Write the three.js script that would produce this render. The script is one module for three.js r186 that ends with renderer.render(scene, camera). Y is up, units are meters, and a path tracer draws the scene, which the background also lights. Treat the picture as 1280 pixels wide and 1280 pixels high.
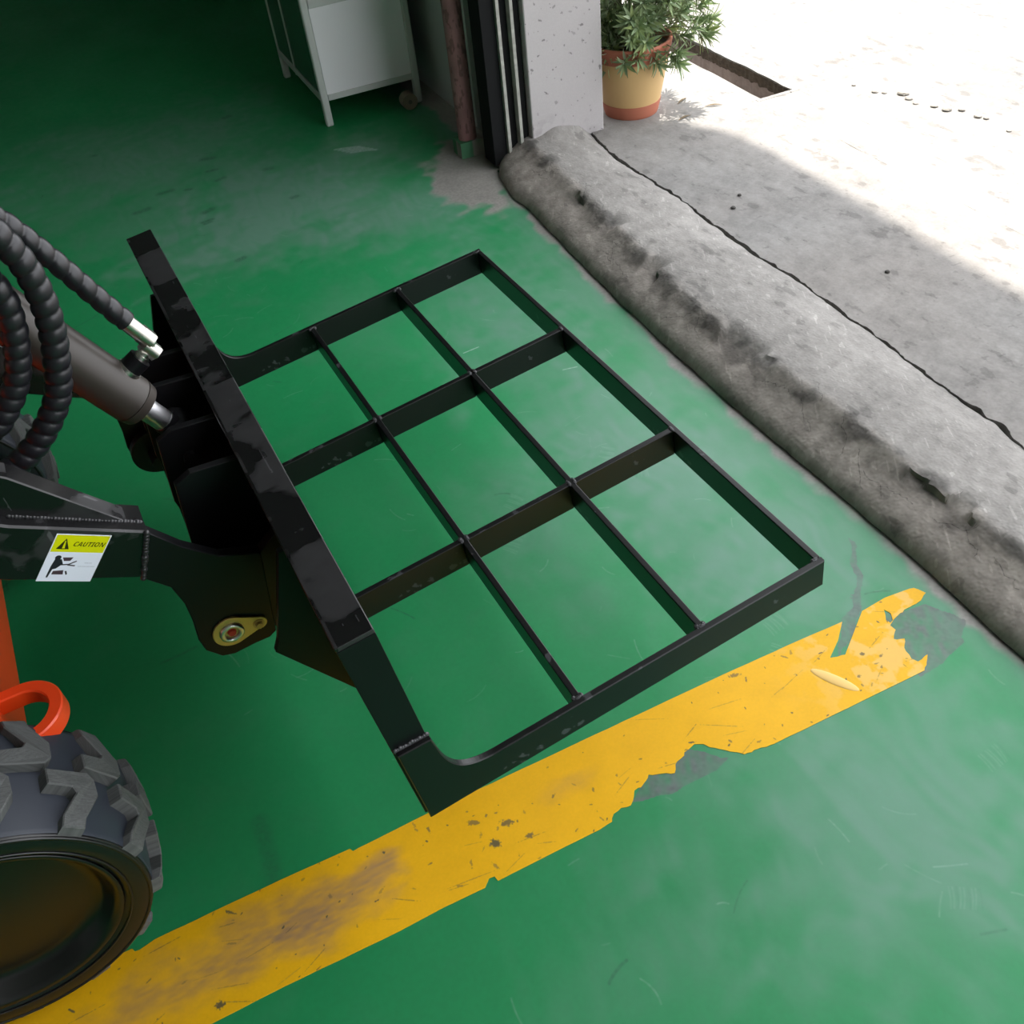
import * as THREE from 'three';
import { RoundedBoxGeometry } from 'three/addons/geometries/RoundedBoxGeometry.js';
import { mergeGeometries, mergeVertices, toCreasedNormals } from 'three/addons/utils/BufferGeometryUtils.js';

// ---------------------------------------------------------------- camera, sky, sun, exposure
const scene = new THREE.Scene();
const camera = new THREE.PerspectiveCamera(56.19, 1, 0.05, 120);
camera.position.set(0, 1.6, 0);
camera.up.set(0.353, 0.715, -0.603);
camera.lookAt(0.243, 0.908, -0.679);

const renderer = new THREE.WebGLRenderer({ antialias: true });
renderer.toneMapping = THREE.LinearToneMapping;
renderer.toneMappingExposure = 1.68;
renderer.shadowMap.enabled = true;

scene.background = new THREE.Color().setRGB(2.25, 2.3, 2.4);

const SUN = new THREE.Vector3(0.29, 0.94, -0.18).normalize();
const sun = new THREE.DirectionalLight(new THREE.Color().setRGB(1, 0.94, 0.85), 5.5);
sun.position.copy(SUN).multiplyScalar(20);
sun.target.position.set(2, 0, -2);
sun.position.add(sun.target.position);
sun.castShadow = true; sun.shadow.radius = 1.4;
sun.shadow.mapSize.set(4096, 4096);
sun.shadow.camera.left = -14; sun.shadow.camera.right = 14; sun.shadow.camera.top = 14; sun.shadow.camera.bottom = -14;
sun.shadow.camera.near = 1; sun.shadow.camera.far = 50;
scene.add(sun, sun.target);

// ---------------------------------------------------------------- helpers
function rng(seed) { let s = seed >>> 0; return () => { s = (s + 0x6D2B79F5) >>> 0; let t = s; t = Math.imul(t ^ (t >>> 15), t | 1); t ^= t + Math.imul(t ^ (t >>> 7), t | 61); return ((t ^ (t >>> 14)) >>> 0) / 4294967296; }; }
const rand = rng(20240);
const PERM = new Float32Array(65536); { const r = rng(77); for (let i = 0; i < 65536; i++) PERM[i] = r(); }
function vn(x, y) { // value noise 0..1
  const xi = Math.floor(x), yi = Math.floor(y); let fx = x - xi, fy = y - yi;
  fx = fx * fx * (3 - 2 * fx); fy = fy * fy * (3 - 2 * fy);
  const a = (xi & 255), b = ((xi + 1) & 255), c = (yi & 255) << 8, d = ((yi + 1) & 255) << 8;
  const p = PERM[a | c], q = PERM[b | c], r = PERM[a | d], s = PERM[b | d];
  return p + (q - p) * fx + (r - p) * fy + (p - q - r + s) * fx * fy;
}
function fbm(x, y, o = 4) { let v = 0, a = 0.5, t = 0; for (let i = 0; i < o; i++) { v += a * vn(x, y); t += a; x = x * 2.03 + 17.3; y = y * 2.03 + 9.1; a *= 0.5; } return v / t; }
const clamp = (x, a = 0, b = 1) => Math.min(b, Math.max(a, x));
const sst = (a, b, x) => { const t = clamp((x - a) / (b - a)); return t * t * (3 - 2 * t); };
const lerp = (a, b, t) => a + (b - a) * t;
const toS = (l) => 255 * (l <= 0.0031308 ? l * 12.92 : 1.055 * Math.pow(l, 1 / 2.4) - 0.055);
const srgbTab = new Uint8ClampedArray(4096); for (let i = 0; i < 4096; i++) srgbTab[i] = Math.round(toS(i / 4095));
const encode = (l) => srgbTab[clamp(Math.round(l * 4095), 0, 4095)];

const usedNames = {};
function numbered(n) { const k = usedNames[n] = (usedNames[n] ?? -1) + 1; return k ? n + '_' + String(k).padStart(3, '0') : n; }
function shade(o) { o.traverse((m) => { if (m.isMesh) { m.castShadow = true; m.receiveShadow = true; } }); }
function tag(o, label, category, group) { o.userData.label = label; o.userData.category = category; if (group) o.userData.group = group; return o; }
function top(o, name) { o.name = numbered(name); scene.add(o); shade(o); return o; }
function mesh(name, geo, mat, parent) { const m = new THREE.Mesh(geo, mat); m.name = name; m.castShadow = m.receiveShadow = true; if (parent) parent.add(m); return m; }
function structure(name, geo, mat) { const m = mesh(name, geo, mat, scene); m.userData.kind = 'structure'; return m; }
const merge = (list) => mergeGeometries(list.map((g) => { const n = g.index ? g.toNonIndexed() : g; for (const k of Object.keys(n.attributes)) if (!['position', 'normal', 'uv'].includes(k)) n.deleteAttribute(k); return n; }));
function boxUV(g) { // uv in metres by the facing of each triangle
  const n = g.index ? g.toNonIndexed() : g, p = n.attributes.position, uv = new Float32Array(p.count * 2), a = new THREE.Vector3(), b = new THREE.Vector3(), c = new THREE.Vector3();
  for (let i = 0; i < p.count; i += 3) {
    a.fromBufferAttribute(p, i); b.fromBufferAttribute(p, i + 1); c.fromBufferAttribute(p, i + 2);
    const nn = b.clone().sub(a).cross(c.clone().sub(a)), ax = Math.abs(nn.x), ay = Math.abs(nn.y), az = Math.abs(nn.z);
    [a, b, c].forEach((v, k) => { const j = (i + k) * 2; if (ay >= ax && ay >= az) { uv[j] = v.x; uv[j + 1] = -v.z; } else if (ax >= az) { uv[j] = v.z; uv[j + 1] = v.y; } else { uv[j] = v.x; uv[j + 1] = v.y; } });
  }
  n.setAttribute('uv', new THREE.BufferAttribute(uv, 2)); return n;
}
function box(x0, x1, y0, y1, z0, z1, r = 0) {
  const w = x1 - x0, h = y1 - y0, d = z1 - z0;
  const g = r ? new RoundedBoxGeometry(w, h, d, 2, Math.min(r, w / 2.01, h / 2.01, d / 2.01)) : new THREE.BoxGeometry(w, h, d);
  g.translate((x0 + x1) / 2, (y0 + y1) / 2, (z0 + z1) / 2); return boxUV(g);
}
function prism(pts, z0, z1, bevel = 0.0015, curve = 10) { // polygon in x,y pushed along z
  const s = pts instanceof THREE.Shape ? pts : new THREE.Shape(pts.map((q) => new THREE.Vector2(q[0], q[1])));
  const g = new THREE.ExtrudeGeometry(s, { depth: z1 - z0 - 2 * bevel, bevelEnabled: bevel > 0, bevelThickness: bevel, bevelSize: bevel, bevelOffset: -bevel, bevelSegments: 1, curveSegments: curve });
  g.translate(0, 0, z0 + bevel); return boxUV(g);
}
function cyl(a, b, r0, r1 = r0, seg = 28) { // cylinder between two points
  const A = new THREE.Vector3(...a), B = new THREE.Vector3(...b), d = B.clone().sub(A), g = new THREE.CylinderGeometry(r1, r0, d.length(), seg);
  g.applyQuaternion(new THREE.Quaternion().setFromUnitVectors(new THREE.Vector3(0, 1, 0), d.clone().normalize())); g.translate(...A.add(B).multiplyScalar(0.5).toArray()); return g;
}
function lathe(profile, seg = 64) { return new THREE.LatheGeometry(profile.map((q) => new THREE.Vector2(q[0], q[1])), seg); }
function tex(w, h, fn, { color = true, wrap = THREE.RepeatWrapping } = {}) { // fn(u,v) -> [r,g,b] linear when color
  const data = new Uint8Array(w * h * 4);
  for (let j = 0; j < h; j++) for (let i = 0; i < w; i++) {
    const c = fn((i + 0.5) / w, (j + 0.5) / h), k = (j * w + i) * 4;
    if (color) { data[k] = encode(c[0]); data[k + 1] = encode(c[1]); data[k + 2] = encode(c[2]); } else { data[k] = data[k + 1] = data[k + 2] = clamp(c, 0, 1) * 255; }
    data[k + 3] = 255;
  }
  const t = new THREE.DataTexture(data, w, h); t.magFilter = THREE.LinearFilter; t.minFilter = THREE.LinearMipmapLinearFilter; t.generateMipmaps = true; t.wrapS = t.wrapT = wrap; if (color) t.colorSpace = THREE.SRGBColorSpace; t.needsUpdate = true; return t;
}
const std = (o) => new THREE.MeshPhysicalMaterial(o);
const lin = (r, g, b) => new THREE.Color().setRGB(r, g, b);
function inPoly(x, z, P) { let c = false; for (let i = 0, j = P.length - 1; i < P.length; j = i++) if ((P[i][1] > z) !== (P[j][1] > z) && x < (P[j][0] - P[i][0]) * (z - P[i][1]) / (P[j][1] - P[i][1]) + P[i][0]) c = !c; return c; }
function segDist(x, z, a, b) { const dx = b[0] - a[0], dz = b[1] - a[1], t = clamp(((x - a[0]) * dx + (z - a[1]) * dz) / (dx * dx + dz * dz || 1)); return Math.hypot(x - a[0] - dx * t, z - a[1] - dz * t); }
function polyAt(P, z) { // piecewise x(z)
  if (z <= P[0][1]) return P[0][0];
  for (let i = 1; i < P.length; i++) if (z <= P[i][1]) return lerp(P[i - 1][0], P[i][0], (z - P[i - 1][1]) / (P[i][1] - P[i - 1][1]));
  return P[P.length - 1][0];
}

// ---------------------------------------------------------------- setting: floor
const BASE = [[1.33, -3.36], [1.284, -3.24], [1.25, -3.06], [1.262, -2.92], [1.245, -2.59], [1.229, -2.12], [1.228, -1.65], [1.246, -1.34], [1.258, -0.98], [1.256, -0.68], [1.25, 2.4]];
const EDGE = [[1.425, -3.3], [1.406, -2.97], [1.387, -2.72], [1.374, -2.46], [1.343, -2.03], [1.349, -1.66], [1.371, -1.37], [1.376, -1.1], [1.389, -0.84], [1.38, 2.4]];
const CRACK = [[1.695, -3.3], [1.66, -3.01], [1.683, -2.57], [1.668, -2.27], [1.692, -1.87], [1.68, -1.53], [1.679, -1.25], [1.668, -1.1], [1.67, 2.4]];
const GREY1 = [[1.09, -0.90], [1.199, -0.879], [1.232, -0.823], [1.204, -0.768], [1.14, -0.746], [1.06, -0.75], [1.06, -0.82]];
const GREY2 = [[0.431, -0.77], [0.489, -0.815], [0.576, -0.83], [0.618, -0.811], [0.639, -0.776], [0.601, -0.765], [0.532, -0.768], [0.468, -0.76]];
const GREY3 = [[1.174, -1.107], [1.175, -1.086], [1.126, -1.01], [1.073, -0.95], [0.998, -0.875], [0.938, -0.85], [1.013, -0.921], [1.083, -0.982], [1.141, -1.055]];
// dry dust and door-light sheen painted in as pale patches: centre x, z, radii, strength
const DUST_SHEEN = [[0.5, -3.55, 0.75, 0.6, 1.0], [0.95, -3.2, 0.35, 0.4, 0.8], [0.1, -4.3, 0.8, 0.7, 0.7], [0.0, -3.7, 0.35, 0.3, 0.5], [0.9, -2.4, 0.32, 0.7, 0.75], [0.95, -1.6, 0.36, 0.7, 0.85], [1.0, -1.15, 0.35, 0.35, 0.8], [0.9, -0.55, 0.6, 0.4, 0.75], [0.62, -1.5, 0.2, 0.4, 0.45], [0.35, -0.5, 0.3, 0.15, 0.3], [0.5, -2.6, 0.2, 0.3, 0.35]];
const strokes = [];
{ // scuffs and scratches as short curved strokes: points, half width, lightness, alpha
  const r = rng(5);
  const add = (x, z, len, ang, bend, w, dark, al) => { const P = []; for (let i = 0; i <= 6; i++) { const t = i / 6, a = ang + bend * t; P.push([x + Math.cos(a) * len * t, z + Math.sin(a) * len * t]); } strokes.push({ P, w, dark, al }); };
  for (let i = 0; i < 70; i++) add(lerp(-0.9, 1.25, r()), lerp(-6.5, -0.2, r()), lerp(0.02, 0.09, r()), r() * 6.28, (r() - 0.5) * 0.8, lerp(0.0008, 0.004, r() * r()), true, lerp(0.25, 0.7, r()));
  for (let i = 0; i < 150; i++) add(lerp(-0.2, 1.25, r()), lerp(-3.6, -0.2, r()), lerp(0.01, 0.06, r()), r() * 6.28, (r() - 0.5) * 1.0, lerp(0.0004, 0.0009, r()), false, lerp(0.05, 0.22, r()));
  for (let i = 0; i < 14; i++) add(lerp(-0.2, 0.6, r()), lerp(-4.6, -3.2, r()), lerp(0.01, 0.05, r()), -0.4 + r() * 0.8, 0, lerp(0.006, 0.014, r()), true, 0.6);
  for (let k = 0; k < 9; k++) { const x = lerp(0.45, 1.1, r()), z = lerp(-1.9, -0.3, r()), a = r() * 6.28; for (let i = 0; i < 9; i++) add(x + i * 0.006 * Math.cos(a + 1.57), z + i * 0.006 * Math.sin(a + 1.57), 0.035, a + (r() - 0.5) * 0.2, 0.15, 0.001, i % 3 === 0, 0.1); } // tyre and sole prints
  for (let i = 0; i < 5; i++) add(0.83 + i * 0.012, -3.89 + i * 0.018, 0.1, 0.25, 0.1, 0.006, false, 0.75); // pale scrape below the cabinet
  add(-0.195, -1.06, 0.13, 1.5, 0.1, 0.012, true, 0.35); add(0.93, -2.02, 0.04, 0.2, 0, 0.0015, false, 0.8); add(0.72, -2.25, 0.05, -0.1, 0, 0.0015, false, 0.8);
}
function floorColour(x, z) {
  const big = fbm(x * 1.7 + 3, z * 1.7, 4), mid = fbm(x * 7 + 40, z * 6, 3), fine = vn(x * 160, z * 160), streak = vn(x * 9 + z * 26, z * 5 - x * 18 + 60);
  let r = 0.011, g = 0.25, b = 0.08; const k = 0.84 + 0.3 * big + 0.07 * (fine - 0.5) + 0.06 * (mid - 0.5); r *= k; g *= k; b *= k;
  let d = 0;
  for (const q of DUST_SHEEN) { const e = Math.hypot((x - q[0]) / q[2], (z - q[1]) / q[3]); if (e < 1.9) d = Math.max(d, q[4] * sst(1.2, 0.05, e + (mid - 0.5) * 0.9 + (streak - 0.5) * 0.5)); }
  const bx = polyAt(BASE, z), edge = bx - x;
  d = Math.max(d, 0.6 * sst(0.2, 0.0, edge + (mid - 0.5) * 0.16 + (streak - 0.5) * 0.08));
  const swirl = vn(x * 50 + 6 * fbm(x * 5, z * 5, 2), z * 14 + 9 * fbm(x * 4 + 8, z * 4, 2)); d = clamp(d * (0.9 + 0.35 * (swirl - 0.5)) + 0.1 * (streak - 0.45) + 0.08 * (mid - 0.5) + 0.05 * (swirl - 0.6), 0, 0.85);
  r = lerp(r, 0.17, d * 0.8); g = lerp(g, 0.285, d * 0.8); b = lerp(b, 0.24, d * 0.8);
  // paint gone along the threshold and by the gate posts: bare concrete
  let bare = sst(0.035, 0.005, edge + (mid - 0.5) * 0.05 + (streak - 0.5) * 0.03);
  const e2 = Math.hypot((x - 1.2) / 0.2, (z + 3.32) / 0.36); bare = Math.max(bare, sst(1.0, 0.6, e2 + (mid - 0.5) * 0.9 + (streak - 0.5) * 0.5));
  if (bare > 0) { const c = 0.29 + 0.16 * (mid - 0.5) + 0.07 * (fine - 0.5); r = lerp(r, c * 1.04, bare); g = lerp(g, c, bare); b = lerp(b, c * 0.92, bare); }
  // grey glue left where tape came off
  const jx = x + (mid - 0.5) * 0.07 + (fine - 0.5) * 0.006, jz = z + (streak - 0.5) * 0.03;
  const inside = inPoly(jx, jz, GREY1) ? 0.8 : inPoly(jx, jz, GREY2) ? 0.85 : inPoly(jx, jz, GREY3) ? 0.7 : 0;
  if (inside) { const m = inside * (0.45 + 0.7 * vn(x * 90 + z * 40, z * 60 - x * 20)); const c = 0.1 + 0.04 * fine; const mm = clamp(m); r = lerp(r, c * 0.95, mm); g = lerp(g, c * 1.1, mm); b = lerp(b, c * 1.08, mm); }
  return [r, g, b];
}
function floorTexture(x0, x1, z0, z1, w, h) {
  const data = new Float32Array(w * h * 3);
  for (let j = 0; j < h; j++) for (let i = 0; i < w; i++) { const c = floorColour(lerp(x0, x1, (i + 0.5) / w), lerp(z1, z0, (j + 0.5) / h)), k = (j * w + i) * 3; data[k] = c[0]; data[k + 1] = c[1]; data[k + 2] = c[2]; }
  for (const s of strokes) {
    let ax = 1e9, bx = -1e9, az = 1e9, bz = -1e9; for (const q of s.P) { ax = Math.min(ax, q[0]); bx = Math.max(bx, q[0]); az = Math.min(az, q[1]); bz = Math.max(bz, q[1]); }
    const W = Math.max(s.w, 0.0012) * 2;
    const i0 = Math.max(0, Math.floor((ax - W - x0) / (x1 - x0) * w)), i1 = Math.min(w - 1, Math.ceil((bx + W - x0) / (x1 - x0) * w)), j0 = Math.max(0, Math.floor((z1 - bz - W) / (z1 - z0) * h)), j1 = Math.min(h - 1, Math.ceil((z1 - az + W) / (z1 - z0) * h));
    for (let j = j0; j <= j1; j++) for (let i = i0; i <= i1; i++) {
      const x = lerp(x0, x1, (i + 0.5) / w), z = lerp(z1, z0, (j + 0.5) / h); let d = 9; for (let q = 1; q < s.P.length; q++) d = Math.min(d, segDist(x, z, s.P[q - 1], s.P[q]));
      const a = s.al * sst(W, W * 0.2, d) * (0.45 + 0.8 * vn(x * 220, z * 220)); if (a <= 0) continue; const k = (j * w + i) * 3, m = clamp(a);
      const c = s.dark ? [0.02, 0.1, 0.055] : [0.35, 0.5, 0.43]; for (let t = 0; t < 3; t++) data[k + t] = lerp(data[k + t], c[t], m);
    }
  }
  const u8 = new Uint8Array(w * h * 4); for (let i = 0; i < w * h; i++) { for (let t = 0; t < 3; t++) u8[i * 4 + t] = encode(data[i * 3 + t]); u8[i * 4 + 3] = 255; }
  const t = new THREE.DataTexture(u8, w, h); t.magFilter = THREE.LinearFilter; t.minFilter = THREE.LinearMipmapLinearFilter; t.generateMipmaps = true; t.colorSpace = THREE.SRGBColorSpace; t.wrapS = t.wrapT = THREE.ClampToEdgeWrapping; t.needsUpdate = true; return t;
}
const floorRough = tex(512, 512, (u, v) => 0.36 + 0.26 * fbm(u * 9, v * 9, 4) + 0.06 * vn(u * 180, v * 180), { color: false });
const floorBump = tex(512, 512, (u, v) => 0.6 * fbm(u * 14 + 5, v * 14, 3) + 0.4 * vn(u * 120, v * 120), { color: false });
function slab(x0, x1, z0, z1, y0, y1) { // box whose top carries uv 0..1 over its rectangle
  const g = new THREE.BoxGeometry(x1 - x0, y1 - y0, z1 - z0); g.translate((x0 + x1) / 2, (y0 + y1) / 2, (z0 + z1) / 2); return g;
}
const floor = new THREE.Group(); floor.name = 'floor'; floor.userData.kind = 'structure'; scene.add(floor);
function floorSection(x0, x1, z0, z1, w, h) {
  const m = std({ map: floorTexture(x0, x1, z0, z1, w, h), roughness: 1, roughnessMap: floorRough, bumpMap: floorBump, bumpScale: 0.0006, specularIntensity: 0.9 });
  return mesh('painted_section', slab(x0, x1, z0, z1, -0.2, 0), m, floor);
}
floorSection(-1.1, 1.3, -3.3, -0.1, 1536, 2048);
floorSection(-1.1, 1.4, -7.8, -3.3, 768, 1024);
{
  const plain = std({ color: lin(0.012, 0.24, 0.075), roughness: 0.45, specularIntensity: 0.9 });
  mesh('painted_section', slab(-7, -1.1, -10, 5, -0.2, 0), plain, floor);
  mesh('painted_section', slab(-1.1, 1.3, -0.1, 5, -0.2, 0), plain, floor);
  mesh('painted_section', slab(-1.1, 1.42, -10, -7.8, -0.2, 0), plain, floor);
}

// ---------------------------------------------------------------- setting: concrete threshold, pavement, drain
function concrete(x, z, base = 0.4) {
  const f = fbm(x * 5, z * 5, 5), m = fbm(x * 26 + 9, z * 14, 4), g = vn(x * 240, z * 240), s = vn(x * 30 + z * 55, z * 18 - x * 24);
  let c = base * (0.74 + 0.36 * f + 0.3 * (m - 0.5) + 0.14 * (g - 0.5) + 0.12 * (s - 0.5));
  if (m < 0.27) c *= 0.8;
  return c;
}
{ // threshold: rounded mortar nose lofted along the doorway
  const N = 1400, prof = [[0.07, -0.03], [0.07, 0.003], [0, 0.0055], [0.005, 0.009], [0.03, 0.016], [0.1, 0.03], [0.25, 0.043], [0.45, 0.055], [0.65, 0.067], [0.82, 0.081], [0.93, 0.09], [1.0, 0.0945], [1.08, 0.096], [1.3, 0.096]];
  const cols = [];
  for (const q of prof) cols.push(q);
  const M = cols.length + 12, pos = [], uv = [], idx = [];
  const z0 = -3.42, z1 = 2.4;
  for (let j = 0; j <= N; j++) {
    const zz = lerp(z0, z1, Math.pow(j / N, 1.35)), zb = polyAt(BASE, zz) + 0.012 * (fbm(zz * 9, 3.3, 3) - 0.5), ze = polyAt(EDGE, zz) + 0.03 * (fbm(zz * 6, 8.1, 4) - 0.5), zc = polyAt(CRACK, zz) - 0.003 + 0.022 * (fbm(zz * 16, 1.7, 5) - 0.5);
    const scaleH = 0.9 + 0.25 * fbm(zz * 3, 5.5, 3);
    for (let i = 0; i < M; i++) {
      let x, y;
      if (i < cols.length) {
        x = zb + (ze - zb) * cols[i][0]; y = i < 4 ? cols[i][1] : cols[i][1] * lerp(scaleH, 1, Math.min(1, cols[i][0]));
        const n = fbm(x * 22, zz * 16, 4) - 0.5, edge = sst(0.5, 0.9, cols[i][0]) * sst(1.3, 1.0, cols[i][0]);
        if (i > 4) { y += 0.009 * n * (0.5 + edge); x += 0.014 * n * edge; }
        if (edge > 0.2) { const chip = sst(0.56, 0.66, fbm(zz * 9 + 30, x * 12, 3)); y -= chip * 0.011 * edge; x += chip * 0.014 * edge; }
      } else {
        const t = (i - cols.length) / 10; const xs = ze + (ze - zb) * 0.3;
        if (t <= 1) { x = lerp(xs, zc, t + 0.0); y = lerp(0.096, 0.052, t * t) + 0.03 * Math.pow(sst(-3.16, -3.28, zz), 2) * sst(0.0, 0.4, t) * sst(1.0, 0.8, t) + 0.0045 * (fbm(x * 22, zz * 16, 4) - 0.5); } else { x = zc; y = 0.0; }
      }
      pos.push(x, y, zz); uv.push(x, zz);
      if (i < M - 1 && j < N) { const a = j * M + i, b = a + 1, c = a + M, d = c + 1; idx.push(a, c, b, b, c, d); }
    }
  }
  let g = new THREE.BufferGeometry(); g.setAttribute('position', new THREE.Float32BufferAttribute(pos, 3));
  // texture spans x 1.2..1.75, z -3.45..-0.55
  const UX = 1.2, UW = 0.55, VZ = -3.45, VW = 2.95; const u2 = []; for (let i = 0; i < uv.length; i += 2) u2.push((uv[i] - UX) / UW, (uv[i + 1] - VZ) / VW);
  g.setAttribute('uv', new THREE.Float32BufferAttribute(u2, 2)); g.setIndex(idx); g = toCreasedNormals(g, 0.8);
  const crk = []; { const r = rng(31); for (let k = 0; k < 34; k++) { const P = []; let z = lerp(-3.2, -0.7, r()), x = polyAt(EDGE, z) + lerp(-0.09, 0.05, r()), a = 1.57 + (r() - 0.5) * 1.6; for (let i = 0; i < 12; i++) { P.push([x, z]); x += Math.cos(a + (r() - 0.5) * 2.2) * 0.008; z += Math.sin(a + (r() - 0.5) * 2.2) * 0.01; } crk.push(P); } }
  const map = tex(512, 2048, (u, v) => {
    const x = UX + u * UW, z = VZ + v * VW, ze = polyAt(EDGE, z), t = x - ze;
    let c = concrete(x, z, 0.285), w = 1.0;
    // black grime rubbed into the broken nose and the mortar face
    const n = fbm(x * 18, z * 12, 4), face = sst(0.03, -0.03, t + (n - 0.5) * 0.06);
    w = lerp(1, 1.05, face); c *= 1 + lerp(0.35, 0.7, face) * (fbm(x * 60 + 4, z * 34, 4) - 0.5); const sc = vn(x * 120 + z * 60, z * 30 - x * 10); if (sc > 0.9) c *= 1.25;
    const grime = sst(0.05, 0.0, Math.abs(t + 0.012) + (0.62 - n) * 0.16); c *= lerp(1, 0.45, grime * sst(0.35, 0.6, vn(z * 6, 3) * 0.6 + n * 0.5));
    for (const P of crk) { const q = P[6]; if (Math.abs(q[0] - x) > 0.12 || Math.abs(q[1] - z) > 0.14) continue; let d = 9; for (let i = 1; i < P.length; i++) d = Math.min(d, segDist(x, z, P[i - 1], P[i])); c *= lerp(0.4, 1, sst(0.0003, 0.0019, d + 0.0012 * vn(x * 300, z * 300))); }
    return [c * 1.05 * w, c, c * 0.94 / w];
  }, { wrap: THREE.MirroredRepeatWrapping });
  const bump = tex(512, 1024, (u, v) => { const x = UX + u * UW, z = VZ + v * VW; return 0.55 * fbm(x * 40, z * 40, 4) + 0.45 * vn(x * 200, z * 200); }, { color: false });
  structure('trim_1', g, std({ map, bumpMap: bump, bumpScale: 0.0016, roughness: 0.92, specularIntensity: 0.3 })).userData.label = 'cracked grey mortar threshold rising from the green floor';
}
const GY = 0.055;
{
  const PX = 1.6, PW = 4.2, PZ = -5.4, PZW = 4.8;
  const stains = [[2.9, -1.9, 0.3], [2.5, -1.5, 0.22], [3.3, -2.6, 0.4]];
  const map = tex(2048, 2048, (u, v) => {
    const x = PX + u * PW, z = PZ + v * PZW; let c = concrete(x, z, 0.27);
    const pink = fbm(x * 2.2 + 20, z * 2.2, 3); let sp = vn(x * 70, z * 70); if (sp > 0.93) c *= 0.8;
    for (const s of stains) { const e = Math.hypot(x - s[0], z - s[1]) / s[2]; c *= lerp(1, 0.86, sst(1, 0.4, e + (fbm(x * 12, z * 12, 3) - 0.5) * 1.2)); }
    return [c * (1.02 + 0.06 * pink), c, c * (0.97 - 0.04 * pink)];
  });
  const bump = tex(1024, 1024, (u, v) => 0.5 * fbm(u * 60, v * 60, 4) + 0.5 * vn(u * 420, v * 420), { color: false });
  const mat = std({ map, bumpMap: bump, bumpScale: 0.0016, roughness: 0.9, specularIntensity: 0.3 });
  const wavySlab = (name, left, right, z0, z1, n, cols = 6) => { // top surface plus its two long sides
    const pos = [], uv = [], idx = [], M = cols + 3;
    for (let j = 0; j <= n; j++) { const z = lerp(z0, z1, j / n), a = left(z), b = right(z);
      for (let i = 0; i < M; i++) { const x = i === 0 ? a : i === M - 1 ? b : lerp(a, b, (i - 1) / cols), y = i === 0 || i === M - 1 ? -0.12 : GY + 0.006 * (fbm(x * 4, z * 4, 3) - 0.5) * (i === 1 || i === M - 2 ? 1.6 : 1);
        pos.push(x, y, z); uv.push((x - PX) / PW, (z - PZ) / PZW);
        if (i < M - 1 && j < n) { const q = j * M + i; idx.push(q, q + M, q + 1, q + 1, q + M, q + M + 1); } } }
    const g = new THREE.BufferGeometry(); g.setAttribute('position', new THREE.Float32BufferAttribute(pos, 3)); g.setAttribute('uv', new THREE.Float32BufferAttribute(uv, 2)); g.setIndex(idx);
    return toCreasedNormals(g, 0.7);
  };
  const pavement = new THREE.Group(); pavement.name = 'pavement'; pavement.userData.kind = 'structure'; scene.add(pavement);
  const crackX = (z) => polyAt(CRACK, z) + 0.001 + 0.022 * (fbm(z * 16, 1.7, 5) - 0.5) + 0.03 * (fbm(z * 22, 6.2, 5) - 0.36);
  mesh('pavement_slab', wavySlab('a', crackX, () => 2.385, -9, 6, 2400, 6), mat, pavement);
  mesh('pavement_slab', wavySlab('b', () => 2.385, () => 2.55, -3.14, 6, 60, 2), mat, pavement);
  mesh('pavement_slab', wavySlab('c', (z) => z > -3.13 ? 2.55 : 2.53 + 0.03 * (fbm(z * 13, 2.2, 4) - 0.5), () => 30, -22, 18, 900, 30), mat, pavement);
  mesh('pavement_slab', boxUV(new THREE.BoxGeometry(0.2, 0.12, 0.02).translate(2.46, -0.005, -3.135)), mat, pavement);
  mesh('pavement_slab', box(1.3, 30, -0.3, -0.115, -22, 18), mat, pavement);
  // drain: channel whose far side is pale render under a ragged strip of dark earth
  const render_ = std({ map: tex(512, 128, (u, v) => { const c = concrete(u * 3, v * 0.3, 0.22); return [c * 1.2, c * 0.98, c * 0.9]; }), roughness: 0.95 });
  const earth = std({ map: tex(512, 64, (u, v) => { const c = 0.05 * (0.5 + fbm(u * 160, v * 12, 4)); return [c * 1.2, c * 0.9, c * 0.65]; }), roughness: 1 });
  mesh('drain_bottom', box(2.37, 2.58, -0.2, -0.1, -9, -3.13), render_, pavement);
  const sideX = (z) => 2.53 + 0.03 * (fbm(z * 13, 2.2, 4) - 0.5);
  const ribbon = (name, y0, y1, off, rag, mat, label) => { const pos = [], uv = [], idx = [], n = 500, M = 6; for (let j = 0; j <= n; j++) { const z = lerp(-6, -3.12, j / n), x0 = sideX(z), low = y0 + rag * (fbm(z * 45, 7.7, 4) - 0.5); for (let i = 0; i < M; i++) { const t = i / (M - 1); pos.push(x0 - off - 0.006 * vn(z * 80, t * 5 + y0 * 90), lerp(low, y1, t), z); uv.push((z + 6) / 3, t); if (i < M - 1 && j < n) { const q = j * M + i; idx.push(q, q + M, q + 1, q + 1, q + M, q + M + 1); } } } const g = new THREE.BufferGeometry(); g.setAttribute('position', new THREE.Float32BufferAttribute(pos, 3)); g.setAttribute('uv', new THREE.Float32BufferAttribute(uv, 2)); g.setIndex(idx); g.computeVertexNormals(); mesh(name, g, mat, pavement).userData.label = label; };
  ribbon('drain_side', -0.11, 0.03, 0.004, 0, render_, 'pale pinkish side of the drain');
  ribbon('earth_strip', 0.014, GY + 0.001, 0.011, 0.02, earth, 'ragged strip of dark earth under the pavement edge');
}

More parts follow.
